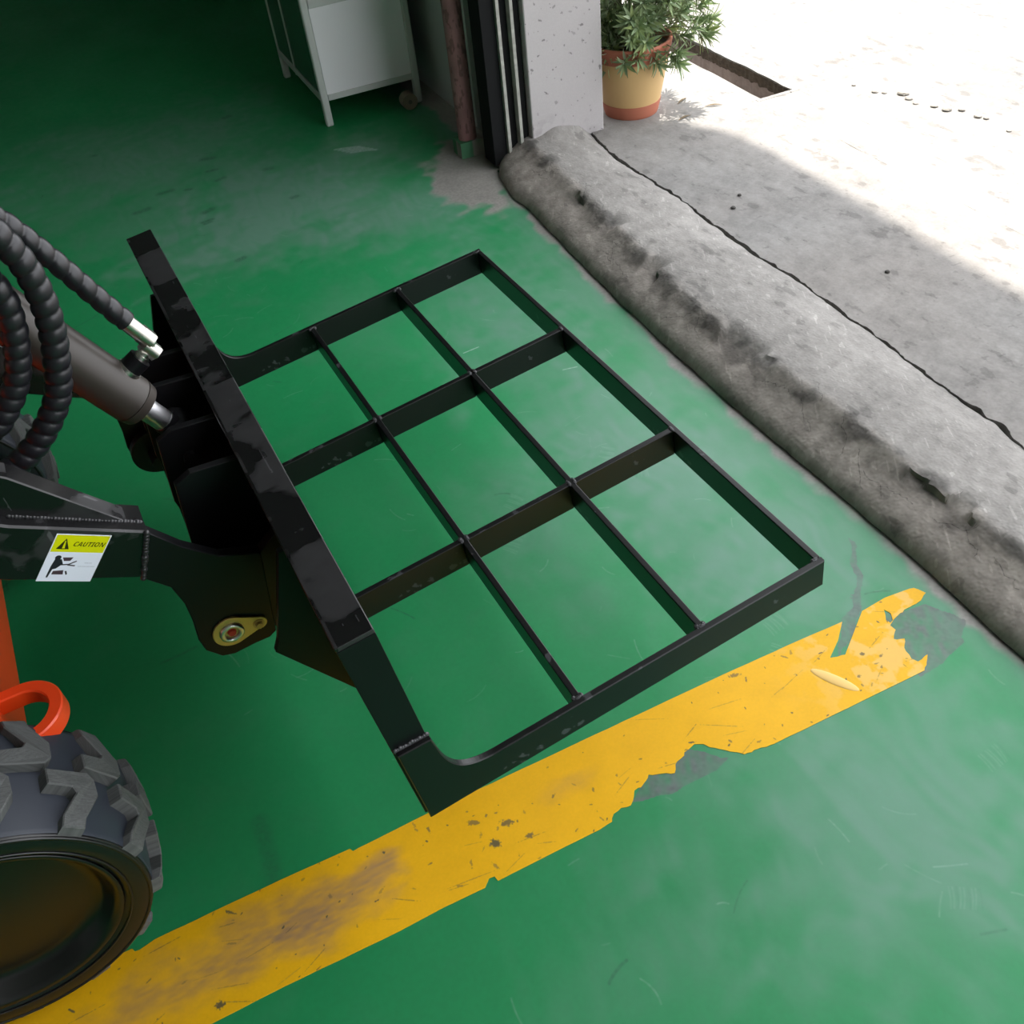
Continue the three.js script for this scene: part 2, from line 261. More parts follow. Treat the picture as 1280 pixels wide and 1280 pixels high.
// ---------------------------------------------------------------- setting: walls, ceiling, canopy
{
  const flecks = []; { const r = rng(12); for (let i = 0; i < 520; i++) flecks.push([r(), Math.pow(r(), 0.8), lerp(0.002, 0.008, r() * r()), lerp(0.5, 2.4, r()), r() * 3.1, lerp(0.3, 0.85, r())]); }
  const plaster = tex(1024, 1024, (u, v) => {
    let c = 0.43 * (0.9 + 0.14 * fbm(u * 5, v * 3, 4) + 0.05 * (vn(u * 300, v * 300) - 0.5)), p = 0;
    for (const f of flecks) { const dx = u - f[0], dy = v - f[1]; if (Math.abs(dx) > 0.02 || Math.abs(dy) > 0.02) continue; const a = dx * Math.cos(f[4]) + dy * Math.sin(f[4]), b = -dx * Math.sin(f[4]) + dy * Math.cos(f[4]); p = Math.max(p, f[5] * sst(1, 0.6, Math.hypot(a / f[3], b) / f[2] + (vn(u * 300, v * 300) - 0.5) * 0.7)); }
    const low = sst(0.16, 0.0, v + (fbm(u * 14, v * 14, 4) - 0.5) * 0.3); p = Math.max(p, low * 0.35 * sst(0.45, 0.65, fbm(u * 40, v * 40, 3)));
    c *= lerp(1, 0.32, p); return [c * 1.02, c * 0.965, c * 0.965];
  });
  const wallMat = std({ map: plaster, roughness: 0.9, specularIntensity: 0.25 });
  const inner = std({ color: lin(0.42, 0.46, 0.44), roughness: 0.85 }), dim = std({ color: lin(0.4, 0.41, 0.4), roughness: 0.9 });
  // doorway wall: pier beside the opening, the run of wall behind it, the lintel and the far pier
  structure('wall_front', box(1.447, 1.75, -0.2, 6.3, -3.72, -3.27, 0.006), wallMat);
  structure('wall_front_001', box(1.4, 1.75, -0.2, 6.3, -10, -3.72), inner);
  structure('wall_front_002', box(1.45, 1.75, 3.9, 6.3, -3.27, 4.6), inner);
  structure('wall_front_003', box(1.4, 1.75, -0.2, 6.3, 4.6, 5), inner);
  structure('wall_left', box(-7.2, -7, -0.2, 4.6, -10, 5), dim);
  structure('wall_back', box(-7.2, 1.75, -0.2, 4.6, -10.2, -10), dim);
  structure('wall_near', box(-7.2, 1.75, -0.2, 4.6, 5, 5.2), dim);
  structure('ceiling', box(-7.2, 1.45, 4.6, 4.75, -10.2, 5.2), std({ color: lin(0.5, 0.5, 0.5), roughness: 0.8 }));
  const sheet = std({ color: lin(0.45, 0.47, 0.5), roughness: 0.6, metalness: 0.0 });
  const can = structure('trim_2', boxUV(prism([[1.75, 4.46], [3.52, 4.44], [3.72, 4.36], [3.86, 4.26], [3.95, 4.1], [3.98, 3.9], [3.98, -5], [1.75, -5]], 0, 0.1, 0.002).rotateX(-Math.PI / 2).translate(0, 6, 0)), sheet); can.userData.label = 'sheet canopy over the doorway';
}

// ---------------------------------------------------------------- materials of the machine
const scuffMap = tex(1024, 1024, (u, v) => { const n = fbm(u * 10, v * 14, 5), m = fbm(u * 34 + 7, v * 46, 4), l = vn(u * 260, v * 18), p = sst(0.5, 0.56, n + 0.25 * (m - 0.5)); let c = 0.006 + 0.017 * p * (0.6 + 0.8 * m); if (l > 0.96 && m > 0.52) c += 0.05; return [c, c, c * 1.05]; });
const scuffRough = tex(512, 512, (u, v) => 0.24 + 0.28 * sst(0.48, 0.58, fbm(u * 10, v * 14, 5)), { color: false });
const blackPaint = std({ color: lin(0.006, 0.006, 0.007), roughness: 0.32, specularIntensity: 0.5 });
const wornBlack = std({ map: scuffMap, roughness: 1, roughnessMap: scuffRough, specularIntensity: 0.8 });
const chipMap = tex(512, 512, (u, v) => { const n = fbm(u * 60, v * 60, 4), m = fbm(u * 9 + 4, v * 9, 3); let c = 0.005; if (m > 0.68 && n > 0.66) c = 0.05; return [c, c, c * 1.08]; });
const barPaint = std({ map: chipMap, roughness: 0.36, specularIntensity: 0.8 });
const weldMat = std({ color: lin(0.07, 0.07, 0.075), roughness: 0.4, metalness: 0.3 });
const orange = std({ color: lin(0.95, 0.07, 0.01), roughness: 0.35, clearcoat: 0.4, clearcoatRoughness: 0.2 });
const chrome = std({ color: lin(0.8, 0.8, 0.82), metalness: 1, roughness: 0.3 });
const zinc = std({ color: lin(0.72, 0.71, 0.66), metalness: 1, roughness: 0.28 });
const brass = std({ color: lin(0.75, 0.52, 0.2), metalness: 0.9, roughness: 0.45 });
const tubePaint = std({ color: lin(0.034, 0.028, 0.023), roughness: 0.4, specularIntensity: 1 });
const hoseMat = std({ color: lin(0.011, 0.011, 0.014), roughness: 0.36, specularIntensity: 0.9 });
const rubber = std({ color: lin(0.03, 0.036, 0.05), roughness: 0.5 });
const sidewall = std({ color: lin(0.007, 0.007, 0.0075), roughness: 0.33 });
const lugTex = tex(256, 256, (u, v) => { const s = vn(u * 8, v * 150), n = fbm(u * 30, v * 30, 3); const c = 0.1 * (0.7 + 0.4 * n + 0.5 * (s - 0.5)); return [c * 0.96, c, c * 0.99]; });
const lugMat = std({ map: lugTex, roughness: 0.75 });

const TURN = 0.0542; // the machine stands a little askew to the doorway
function toWorld(x, y, z) { const c = Math.cos(TURN), s = Math.sin(TURN); return new THREE.Vector3(x * c + z * s, y, -x * s + z * c); }

// ---------------------------------------------------------------- levelling frame (attachment)
{
  const OX = 0.124, OY = 0.231, OZ = -1.43, TILT = 0.105;
  const f = new THREE.Group(); f.position.copy(toWorld(OX, OY, OZ)); f.rotation.order = 'YXZ'; f.rotation.y = TURN; f.rotation.z = TILT;
  top(f, 'levelling_frame'); tag(f, 'black welded steel grid levelling frame with tall back panel, carried above the green floor', 'attachment');
  const zN = 0.652, zF = -0.659, zr1 = -0.2145, zr2 = 0.2213, uL = 0.288, uM = 0.524, uF = 0.762, T = 0.012, V0 = 0.002, V1 = 0.067;
  const sideShape = () => { const s = new THREE.Shape(); s.moveTo(0, 0); s.lineTo(uF + T / 2, V0); s.lineTo(uF + T / 2, V1); s.lineTo(0.128, V1 + 0.002); s.bezierCurveTo(0.085, V1 + 0.006, 0.066, 0.09, 0.058, 0.14); s.lineTo(0.053, 0.19); s.lineTo(0.0, 0.193); s.closePath(); return s; };
  mesh('side_rail', prism(sideShape(), zN - T, zN, 0.0016, 16), barPaint, f);
  mesh('side_rail', prism(sideShape(), zF, zF + T, 0.0016, 16), barPaint, f);
  mesh('front_bar', box(uF - T / 2, uF + T / 2, V0, V1, zF + T, zN - T, 0.002), barPaint, f);
  for (const u of [uL, uM]) mesh('long_bar', box(u - T / 2, u + T / 2, V0, V1, zF + T, zN - T, 0.002), barPaint, f);
  for (const z of [zr1, zr2]) { const e = [0.05, uL, uM, uF]; for (let i = 0; i < 3; i++) mesh('short_bar', box(e[i] + (i ? T / 2 : 0), e[i + 1] - T / 2, V0, V1, z - T / 2, z + T / 2, 0.002), barPaint, f); }
  { // weld beads: short lumpy fillets at every joint
    const r = rng(9), lump = (x, y, z, len, ax) => { const g = new THREE.IcosahedronGeometry(1, 2), p = g.attributes.position; for (let i = 0; i < p.count; i++) { const k = 0.85 + 0.3 * r(); p.setXYZ(i, p.getX(i) * (ax ? len : 0.0045) * k, p.getY(i) * 0.0035 * k, p.getZ(i) * (ax ? 0.0045 : len) * k); } g.computeVertexNormals(); g.translate(x, y, z); return g; };
    for (const u of [uL, uM, uF]) for (const z of [zF + T, zr1, zr2, zN - T]) {
      const out = []; const s = z > 0.5 ? -1 : 1;
      if (Math.abs(z) > 0.5) { if (u !== uF) { out.push(lump(u - T / 2, V1 - 0.002, z + s * 0.002, 0.007, 0), lump(u + T / 2, V1 - 0.002, z + s * 0.002, 0.007, 0), lump(u, V1 - 0.001, z, 0.008, 1)); } else out.push(lump(u - T / 2, V1 - 0.002, z, 0.008, 1)); }
      else { out.push(lump(u - T / 2, V1 - 0.001, z, 0.009, 0)); if (u !== uF) out.push(lump(u + T / 2, V1 - 0.001, z, 0.009, 0)); }
      mesh('weld_bead', merge(out), weldMat, f);
    }
  }
  // back panel: plate with a wide folded rim, open towards the machine
  const bN = 0.64, bF = -0.648, V2 = 0.452;
  mesh('back_plate', box(0.042, 0.05, 0.0, V2 - 0.009, bF + 0.01, bN - 0.01), blackPaint, f);
  mesh('top_rim', box(-0.005, 0.05, V2 - 0.009, V2, bF, bN, 0.0022), wornBlack, f);
  mesh('end_rim', box(-0.004, 0.05, 0.0, V2 - 0.009, bN - 0.01, bN, 0.0012), blackPaint, f);
  mesh('end_rim', box(-0.004, 0.05, 0.0, V2 - 0.009, bF, bF + 0.01, 0.0012), blackPaint, f);
  mesh('bottom_rim', box(-0.004, 0.042, 0.0, 0.01, bF + 0.01, bN - 0.01), blackPaint, f);
  { const out = [], r = rng(3); for (let i = 0; i < 14; i++) { const g = new THREE.IcosahedronGeometry(0.0042, 1); g.scale(1.1, 0.8 + 0.7 * r(), 0.7); g.translate(0.001 + i * 0.0038, 0.193 + 0.0015 * r() - i * 0.00025, bN + 0.001); out.push(g); } mesh('weld_bead', merge(out), weldMat, f); }
  // hitch: gussets, pin lugs and cheeks for the tilt cylinder (in panel coordinates)
  const L = (x, y) => { const dx = x - OX, dy = y - OY, c = Math.cos(TILT), s = Math.sin(TILT); return [dx * c + dy * s, dy * c - dx * s]; };
  const gus = [[0.02, 0.487], [0.01, 0.465], [0.106, 0.3], [0.16, 0.24], [0.13, 0.66], [0.066, 0.654]].map((q) => L(...q));
  for (const z of [-1.03, -1.86]) mesh('gusset', prism(gus.map((q) => [Math.min(q[0], 0.042), q[1]]), z - OZ, z - OZ + 0.012, 0.001), blackPaint, f);
  const lug = new THREE.Shape(); { const a = L(-0.042, 0.405), t = L(0.09, 0.58), b = L(0.11, 0.34); lug.moveTo(0.04, t[1]); lug.lineTo(a[0] + 0.01, a[1] + 0.052); lug.absarc(a[0], a[1], 0.05, 1.4, 4.4, false); lug.lineTo(0.04, b[1]); lug.closePath(); }
  for (const z of [-1.196, -1.724]) mesh('pin_lug', prism(lug, z - OZ, z - OZ + 0.02, 0.001), blackPaint, f);
  const cheek = [[-0.03, 0.462], [-0.042, 0.53], [-0.028, 0.655], [0.0, 0.668], [0.13, 0.66], [0.13, 0.47]].map((q) => { const a = L(...q); return [Math.min(a[0], 0.042), a[1]]; });
  for (const z of [-1.62, -1.525, -1.385, -1.26]) mesh('cheek_plate', prism(cheek, z - OZ, z - OZ + 0.014, 0.001), blackPaint, f);
  const t0 = L(-0.035, 0.455), t1 = L(-0.035, 0.47);
  mesh('tie_plate', box(t0[0] - 0.005, 0.042, t0[1] - 0.004, t1[1], -1.62 - OZ, -1.2 - OZ, 0.001), blackPaint, f);
  const pc = L(0.012, 0.606); mesh('cylinder_pin', cyl([pc[0], pc[1], -1.53 - OZ], [pc[0], pc[1], -1.36 - OZ], 0.013), blackPaint, f);
}

// ---------------------------------------------------------------- loader (machine)
{
  const BX = -0.9, BZ = -1.45, m = new THREE.Group(); m.position.copy(toWorld(BX, 0, BZ)); m.rotation.y = TURN;
  top(m, 'mini_loader'); tag(m, 'small orange wheel loader with black arms and lugged tyres, standing at the yellow stripe', 'loader');
  const part = (name, g, mat, parent = m) => mesh(name, g.translate(-BX, 0, -BZ), mat, parent);
  const sub = (name, g, mat, parent) => mesh(name, g.translate(-BX, 0, -BZ), mat, parent);
  // chassis
  const ch = part('chassis', merge([box(-1.75, -0.408, 0.28, 0.47, -1.72, -1.18, 0.012), box(-1.75, -0.6, 0.47, 0.62, -1.7, -1.2, 0.02)]), orange);
  { const s = new THREE.Shape(); s.absarc(0, 0, 0.062, -Math.PI / 2, Math.PI / 2, false); s.lineTo(-0.04, 0.062); s.lineTo(-0.04, 0.04); s.lineTo(0, 0.04); s.absarc(0, 0, 0.04, Math.PI / 2, -Math.PI / 2, true); s.lineTo(-0.04, -0.04); s.lineTo(-0.04, -0.062); s.closePath();
    const g = prism(s, 0, 0.032, 0.0025, 20); g.rotateX(-Math.PI / 2); g.translate(-0.372, 0.39, -1.16); sub('tow_loop', g, orange, ch); }
  part('hood', box(-1.85, -1.15, 0.62, 1.05, -1.68, -1.22, 0.05), orange);
  for (const z of [-1.15, -1.685]) part('arm_tower', box(-1.42, -1.3, 0.5, 1.35, z - 0.065, z, 0.006), orange);
  // arms
  const beam = [[-0.087, 0.669], [-0.122, 0.589], [-0.278, 0.677], [-0.33, 0.715], [-1.32, 1.2], [-1.38, 1.29], [-1.3, 1.3], [-0.33, 0.835], [-0.24, 0.764]];
  const wedge = [[-0.1, 0.672], [-0.214, 0.821], [-0.3, 0.9], [-0.42, 0.93], [-0.45, 0.86], [-0.24, 0.755]];
  const ear = () => { const s = new THREE.Shape(); [[-0.089, 0.669], [-0.052, 0.616], [-0.01, 0.572], [0.05, 0.545], [0.026, 0.366], [0.013, 0.358], [-0.013, 0.358], [-0.05, 0.355], [-0.07, 0.362], [-0.089, 0.39], [-0.092, 0.42], [-0.087, 0.458], [-0.086, 0.506], [-0.093, 0.549], [-0.122, 0.587]].forEach((q, i) => i ? s.lineTo(...q) : s.moveTo(...q)); s.closePath(); return s; };
  const arms = [];
  for (const [z0, z1, e0] of [[-1.22, -1.152, -1.172], [-1.75, -1.682, -1.75]]) {
    const a = part('lift_arm', prism(beam, z0, z1, 0.003), wornBlack); arms.push(a);
    sub('arm_gusset', prism(wedge, z0 + 0.008, z1 - 0.022, 0.002), wornBlack, a);
    sub('arm_ear', prism(ear(), e0, e0 + 0.02, 0.0015), blackPaint, a);
  }
  { // weld seam where the ear meets the arm, and along the arm's upper edge
    const out = [], r = rng(14); for (let i = 0; i < 16; i++) { const t = i / 15, g = new THREE.IcosahedronGeometry(0.004 + 0.0016 * r(), 1); g.translate(lerp(-0.0885, -0.1215, t), lerp(0.668, 0.59, t), -1.151); out.push(g); }
    for (let i = 0; i < 40; i++) { const t = i / 39, g = new THREE.IcosahedronGeometry(0.0035 + 0.0015 * r(), 1); g.translate(lerp(-0.092, -0.238, t), lerp(0.67, 0.763, t), -1.176); out.push(g); }
    sub('weld_seam', merge(out), std({ color: lin(0.025, 0.025, 0.027), roughness: 0.35 }), arms[0]);
  }
  { // caution sticker on the arm's outer face
    const c = document.createElement('canvas'); c.width = 432; c.height = 512; const x = c.getContext('2d');
    x.fillStyle = '#eef0ff'; x.fillRect(0, 0, 432, 512); x.fillStyle = '#dfe000'; x.fillRect(8, 8, 416, 182);
    x.fillStyle = '#2a2806'; x.beginPath(); x.moveTo(92, 44); x.lineTo(142, 160); x.lineTo(42, 160); x.closePath(); x.fill(); x.fillStyle = '#dfe000'; x.beginPath(); x.moveTo(88, 70); x.lineTo(96, 70); x.lineTo(108, 152); x.lineTo(86, 152); x.closePath(); x.fill();
    x.fillStyle = '#3a3800'; x.font = 'italic bold 58px sans-serif'; x.save(); x.translate(158, 126); x.scale(250 / x.measureText('CAUTION').width, 1.15); x.fillText('CAUTION', 0, 0); x.restore();
    x.fillStyle = '#231f2b'; x.beginPath(); x.arc(92, 252, 24, 0, 7); x.fill(); x.beginPath(); x.moveTo(74, 262); x.lineTo(126, 270); x.lineTo(150, 320); x.lineTo(110, 372); x.lineTo(86, 380); x.lineTo(76, 470); x.lineTo(62, 470); x.lineTo(64, 350); x.closePath(); x.fill();
    x.fillStyle = '#4b3440'; x.beginPath(); x.moveTo(128, 250); x.lineTo(210, 246); x.lineTo(196, 284); x.lineTo(148, 288); x.closePath(); x.fill(); x.beginPath(); x.moveTo(98, 398); x.lineTo(176, 388); x.lineTo(186, 436); x.lineTo(96, 436); x.closePath(); x.fill();
    x.strokeStyle = '#3a2c38'; x.lineWidth = 13; x.beginPath(); x.moveTo(130, 330); x.lineTo(196, 324); x.lineTo(248, 286); x.moveTo(190, 330); x.lineTo(250, 338); x.moveTo(196, 398); x.lineTo(214, 436); x.stroke();
    x.strokeStyle = '#b9bccb'; x.lineWidth = 7; x.setLineDash([9, 4, 14, 5]); x.beginPath(); x.moveTo(318, 306); x.lineTo(374, 306); x.moveTo(276, 344); x.lineTo(410, 344); x.stroke();
    const t = new THREE.CanvasTexture(c); t.colorSpace = THREE.SRGBColorSpace; t.anisotropy = 8;
    const W = 0.072, Hh = 0.0835, g = new THREE.BoxGeometry(W, Hh, 0.0008), ang = Math.atan2(-0.095, 0.153); g.applyMatrix4(new THREE.Matrix4().makeShear(0, 0, 0.17, 0, 0, 0));
    const white = std({ color: lin(0.75, 0.77, 0.85), roughness: 0.35 });
    g.rotateZ(ang); g.translate(-0.1905, 0.6735, -1.1515); const st = sub('caution_sticker', g, [white, white, white, white, std({ map: t, roughness: 0.32 }), white], arms[0]); st.userData.label = 'yellow and white CAUTION sticker with a crushed hand symbol';
  }
  // lower pivot pin with its lock plate
  const pinLug = (z, dir) => {
    const s = new THREE.Shape(); s.absarc(-0.04, 0.412, 0.031, 0.9, 5.0, false); s.lineTo(0.002, 0.3925); s.absarc(0.005, 0.405, 0.0135, -1.4, 1.3, false); s.closePath();
    const pl = part('lock_plate', prism(s, z, z + 0.005, 0.0008, 18), brass);
    const ring = new THREE.TorusGeometry(0.0155, 0.005, 10, 28); ring.translate(-0.04, 0.412, z + 0.006); sub('pin_head', merge([ring, cyl([-0.04, 0.412, z - 0.09], [-0.04, 0.412, z + 0.004], 0.0165)]), zinc, pl);
    sub('grease_cap', cyl([-0.04, 0.412, z + 0.003], [-0.04, 0.412, z + 0.009], 0.0085, 0.006, 16), std({ color: lin(0.55, 0.03, 0.02), roughness: 0.5 }), pl);
    sub('bolt', merge([cyl([0.004, 0.405, z + 0.004], [0.004, 0.405, z + 0.0065], 0.0095, 0.0095, 20), cyl([0.004, 0.405, z + 0.006], [0.004, 0.405, z + 0.012], 0.0068, 0.0062, 6)]), std({ color: lin(0.62, 0.38, 0.14), metalness: 0.35, roughness: 0.45 }), pl);
  };
  pinLug(-1.1518);
  part('pivot_pin', cyl([-0.042, 0.405, -1.755], [-0.042, 0.405, -1.66], 0.018), blackPaint);
  // tilt cylinder
  const ax = [0.48, -0.877], A = [-0.4, 1.36], P = (t, z = -1.45) => [A[0] + ax[0] * t, A[1] + ax[1] * t, z], E = 0.772;
  const tb = part('tilt_cylinder', merge([cyl(P(0), P(E - 0.018), 0.041, 0.041, 48), cyl(P(E - 0.016), P(E), 0.041, 0.038, 48), cyl(P(E - 0.02), P(E - 0.014), 0.0395, 0.0395, 48)]), tubePaint);
  sub('rod', cyl(P(E), P(E + 0.052), 0.0195, 0.0195, 36), chrome, tb);
  const eyeC = [0.012, 0.606, 0];
  sub('rod_eye', merge([cyl(P(E + 0.05), P(E + 0.078), 0.022, 0.02, 32), cyl([eyeC[0], eyeC[1], -1.482], [eyeC[0], eyeC[1], -1.418], 0.03, 0.03, 36)]), blackPaint, tb);
  const nb = [0.877, 0.48], pb = P(0.715), pt = (d, z = -1.45) => [pb[0] + nb[0] * d, pb[1] + nb[1] * d, z];
  sub('port_boss', merge([cyl(pt(0.03), pt(0.066), 0.0185, 0.0185, 28)]), blackPaint, tb);
  sub('port_ring', merge([cyl(pt(0.036), pt(0.043), 0.0205, 0.0205, 32)]), zinc, tb);
  const el = pt(0.088);
  sub('elbow_fitting', merge([cyl(pt(0.064), pt(0.072), 0.0125, 0.0125, 6), cyl(pt(0.07), pt(0.098), 0.0095, 0.0095, 20), cyl([el[0] + 0.006, el[1] - 0.012, -1.45], [el[0] - 0.006, el[1] + 0.012, -1.45], 0.0145, 0.0145, 6)]), zinc, tb);
  sub('red_cap', merge([cyl(P(0.41, -1.43).map((v, i) => v + (i < 2 ? nb[i] * 0.03 : 0)), P(0.44, -1.43).map((v, i) => v + (i < 2 ? nb[i] * 0.05 : 0)), 0.014, 0.012, 18)]), std({ color: lin(0.75, 0.03, 0.03), roughness: 0.45 }), tb);
  { const cv = new THREE.CatmullRomCurve3([[0.012, 0.6, -1.3], [0.024, 0.575, -1.29], [0.029, 0.54, -1.288], [0.023, 0.5, -1.292], [0.0, 0.478, -1.3]].map((q) => new THREE.Vector3(...q))); part('lock_lever', new THREE.TubeGeometry(cv, 24, 0.0045, 8), orange); }
  // hydraulic hoses in spiral guard
  function hose(pts, R, pitch) {
    const cv = new THREE.CatmullRomCurve3(pts.map((q) => new THREE.Vector3(...q)), false, 'centripetal'), len = cv.getLength(), n = Math.round(len / 0.0015), S = 20, fr = cv.computeFrenetFrames(n, false), pos = [], uv = [], idx = [];
    for (let i = 0; i <= n; i++) { const p = cv.getPointAt(i / n), N = fr.normals[i], B = fr.binormals[i], s = i / n * len;
      for (let k = 0; k <= S; k++) { const a = k / S * 2 * Math.PI, ph = (((s / pitch - k / S) % 1) + 1) % 1, r = R * (0.8 + 0.22 * Math.pow(Math.sin(Math.PI * ph), 0.42));
        pos.push(p.x + r * (Math.cos(a) * N.x + Math.sin(a) * B.x), p.y + r * (Math.cos(a) * N.y + Math.sin(a) * B.y), p.z + r * (Math.cos(a) * N.z + Math.sin(a) * B.z)); uv.push(s, k / S);
        if (i < n && k < S) { const q = i * (S + 1) + k; idx.push(q, q + 1, q + S + 1, q + 1, q + S + 2, q + S + 1); } } }
    const g = new THREE.BufferGeometry(); g.setAttribute('position', new THREE.Float32BufferAttribute(pos, 3)); g.setAttribute('uv', new THREE.Float32BufferAttribute(uv, 2)); g.setIndex(idx); g.computeVertexNormals(); return g;
  }
  const h1 = part('hydraulic_hose', hose([[0.003, 0.833, -1.45], [-0.023, 0.888, -1.45], [-0.06, 0.968, -1.45], [-0.098, 1.038, -1.45], [-0.2, 1.17, -1.44], [-0.5, 1.36, -1.42], [-1.2, 1.02, -1.42]], 0.0165, 0.026), hoseMat);
  sub('hose_ferrule', merge([cyl([0.003, 0.831, -1.45], [0.016, 0.806, -1.45], 0.0135, 0.0135, 20), cyl([0.015, 0.808, -1.45], [0.026, 0.787, -1.45], 0.0155, 0.0155, 6), cyl([0.024, 0.79, -1.45], [el[0], el[1], -1.45], 0.011, 0.011, 18)]), zinc, h1);
  part('hydraulic_hose', hose([[-0.5, 1.3, -1.36], [-0.25, 1.22, -1.32], [-0.12, 1.12, -1.3], [-0.088, 1.046, -1.3], [-0.083, 1.0, -1.3], [-0.087, 0.949, -1.3], [-0.102, 0.89, -1.3], [-0.12, 0.842, -1.3], [-0.149, 0.803, -1.3], [-0.19, 0.767, -1.3], [-0.235, 0.747, -1.3], [-0.4, 0.74, -1.31], [-0.7, 0.75, -1.33]], 0.0185, 0.021), hoseMat);
  part('hydraulic_hose', hose([[-0.5, 1.24, -1.36], [-0.25, 1.14, -1.31], [-0.14, 1.05, -1.3], [-0.126, 1.0, -1.3], [-0.129, 0.968, -1.3], [-0.139, 0.929, -1.3], [-0.158, 0.884, -1.3], [-0.186, 0.848, -1.3], [-0.22, 0.82, -1.3], [-0.4, 0.79, -1.32], [-0.7, 0.8, -1.35]], 0.0175, 0.021), hoseMat);
  // wheels
  const R0 = 0.2345, RL = 0.257, HW = 0.107;
  const wallProf = [[0.178, 0.09], [0.19, 0.102], [0.205, 0.107], [0.222, 0.1065], [0.229, 0.1035], [0.2315, 0.1005], [0.228, 0.098]];
  const tyreProf = [[0.229, 0.101], [0.231, 0.1008], [0.2335, 0.092], [0.236, 0.04], [0.237, 0], [0.236, -0.04], [0.2335, -0.092], [0.231, -0.1015], [0.222, -0.106], [0.205, -0.107], [0.19, -0.102], [0.178, -0.09]];
  const rimProf = [[0.004, 0.068], [0.14, 0.068], [0.155, 0.07], [0.164, 0.078], [0.172, 0.094], [0.179, 0.102], [0.187, 0.1045], [0.188, 0.1], [0.18, 0.09], [0.172, 0.0], [0.17, -0.09], [0.187, -0.104]];
  const lugPoly = [[-0.022, 0.005], [0.042, 0.005], [0.053, 0.017], [0.055, 0.046], [0.032, 0.086], [0.03, 0.102], [-0.006, 0.102], [-0.004, 0.084], [0.019, 0.046], [0.014, 0.037], [-0.022, 0.034]];
  function lugGeo(sideSign) {
    const s = new THREE.Shape(lugPoly.map((q) => new THREE.Vector2(q[0], q[1]))); let g = new THREE.ExtrudeGeometry(s, { depth: RL - R0 - 0.002 + 0.012, bevelEnabled: true, bevelThickness: 0.002, bevelSize: 0.002, bevelOffset: -0.002, bevelSegments: 1, steps: 1 });
    g = g.index ? g.toNonIndexed() : g; const p = g.attributes.position, uv = new Float32Array(p.count * 2);
    for (let i = 0; i < p.count; i++) { const a = p.getX(i), w = p.getY(i), h = p.getZ(i), k = clamp((h + 0.002) / 0.034), spread = 1 + 0.16 * (1 - k), a0 = (a - 0.015) * spread + 0.015, th = a0 / RL, wd = clamp(w * (0.98 + 0.05 * (1 - k)), 0, 0.105), crown = -0.014 * Math.pow(wd / 0.104, 3), r = R0 - 0.012 + h + crown * k; p.setXYZ(i, r * Math.sin(th), r * Math.cos(th), sideSign * wd); uv[i * 2] = a * 12; uv[i * 2 + 1] = w * 12; }
    if (sideSign < 0) for (let i = 0; i < p.count; i += 3) { const x = p.getX(i + 1), y = p.getY(i + 1), z = p.getZ(i + 1); p.setXYZ(i + 1, p.getX(i + 2), p.getY(i + 2), p.getZ(i + 2)); p.setXYZ(i + 2, x, y, z); }
    g.setAttribute('uv', new THREE.BufferAttribute(uv, 2)); g.computeVertexNormals(); return g;
  }
  const wg = lathe(wallProf, 96).rotateX(Math.PI / 2), lugA = lugGeo(1), lugB = lugGeo(-1), tg = lathe(tyreProf, 96).rotateX(Math.PI / 2), rg = lathe(rimProf, 72).rotateX(Math.PI / 2);
  const beadG = merge([new THREE.TorusGeometry(0.2265, 0.003, 8, 96).translate(0, 0, 0.105), new THREE.TorusGeometry(0.198, 0.002, 8, 96).translate(0, 0, 0.106), new THREE.TorusGeometry(0.2265, 0.003, 8, 96).translate(0, 0, -0.105)]);
  const hub = merge([cyl([0, 0, 0.02], [0, 0, 0.066], 0.05, 0.045, 32)]);
  for (const [wx, wz, spin] of [[-0.522, -1.022, 0.13], [-0.522, -2.08, 0.05], [-1.38, -1.022, 0.2], [-1.38, -2.08, 0.1]]) {
    const w = new THREE.Group(); w.name = 'wheel'; w.position.set(wx - BX, 0.2565, wz - BZ); w.rotation.z = spin; m.add(w); if (wz < -1.4) w.rotation.y = Math.PI;
    mesh('tyre', tg, rubber, w); mesh('sidewall', wg, sidewall, w); mesh('sidewall_bead', beadG, sidewall, w); mesh('rim', merge([rg.clone()]), std({ color: lin(0.006, 0.006, 0.006), roughness: 0.28 }), w); mesh('hub', hub.clone(), blackPaint, w);
    const n = 13; for (let i = 0; i < n; i++) for (const s of [0, 1]) { const l = mesh('tread_lug', s ? lugB : lugA, lugMat, w); l.rotation.z = -(i + 0.5 * s) / n * 2 * Math.PI; }
  }
}

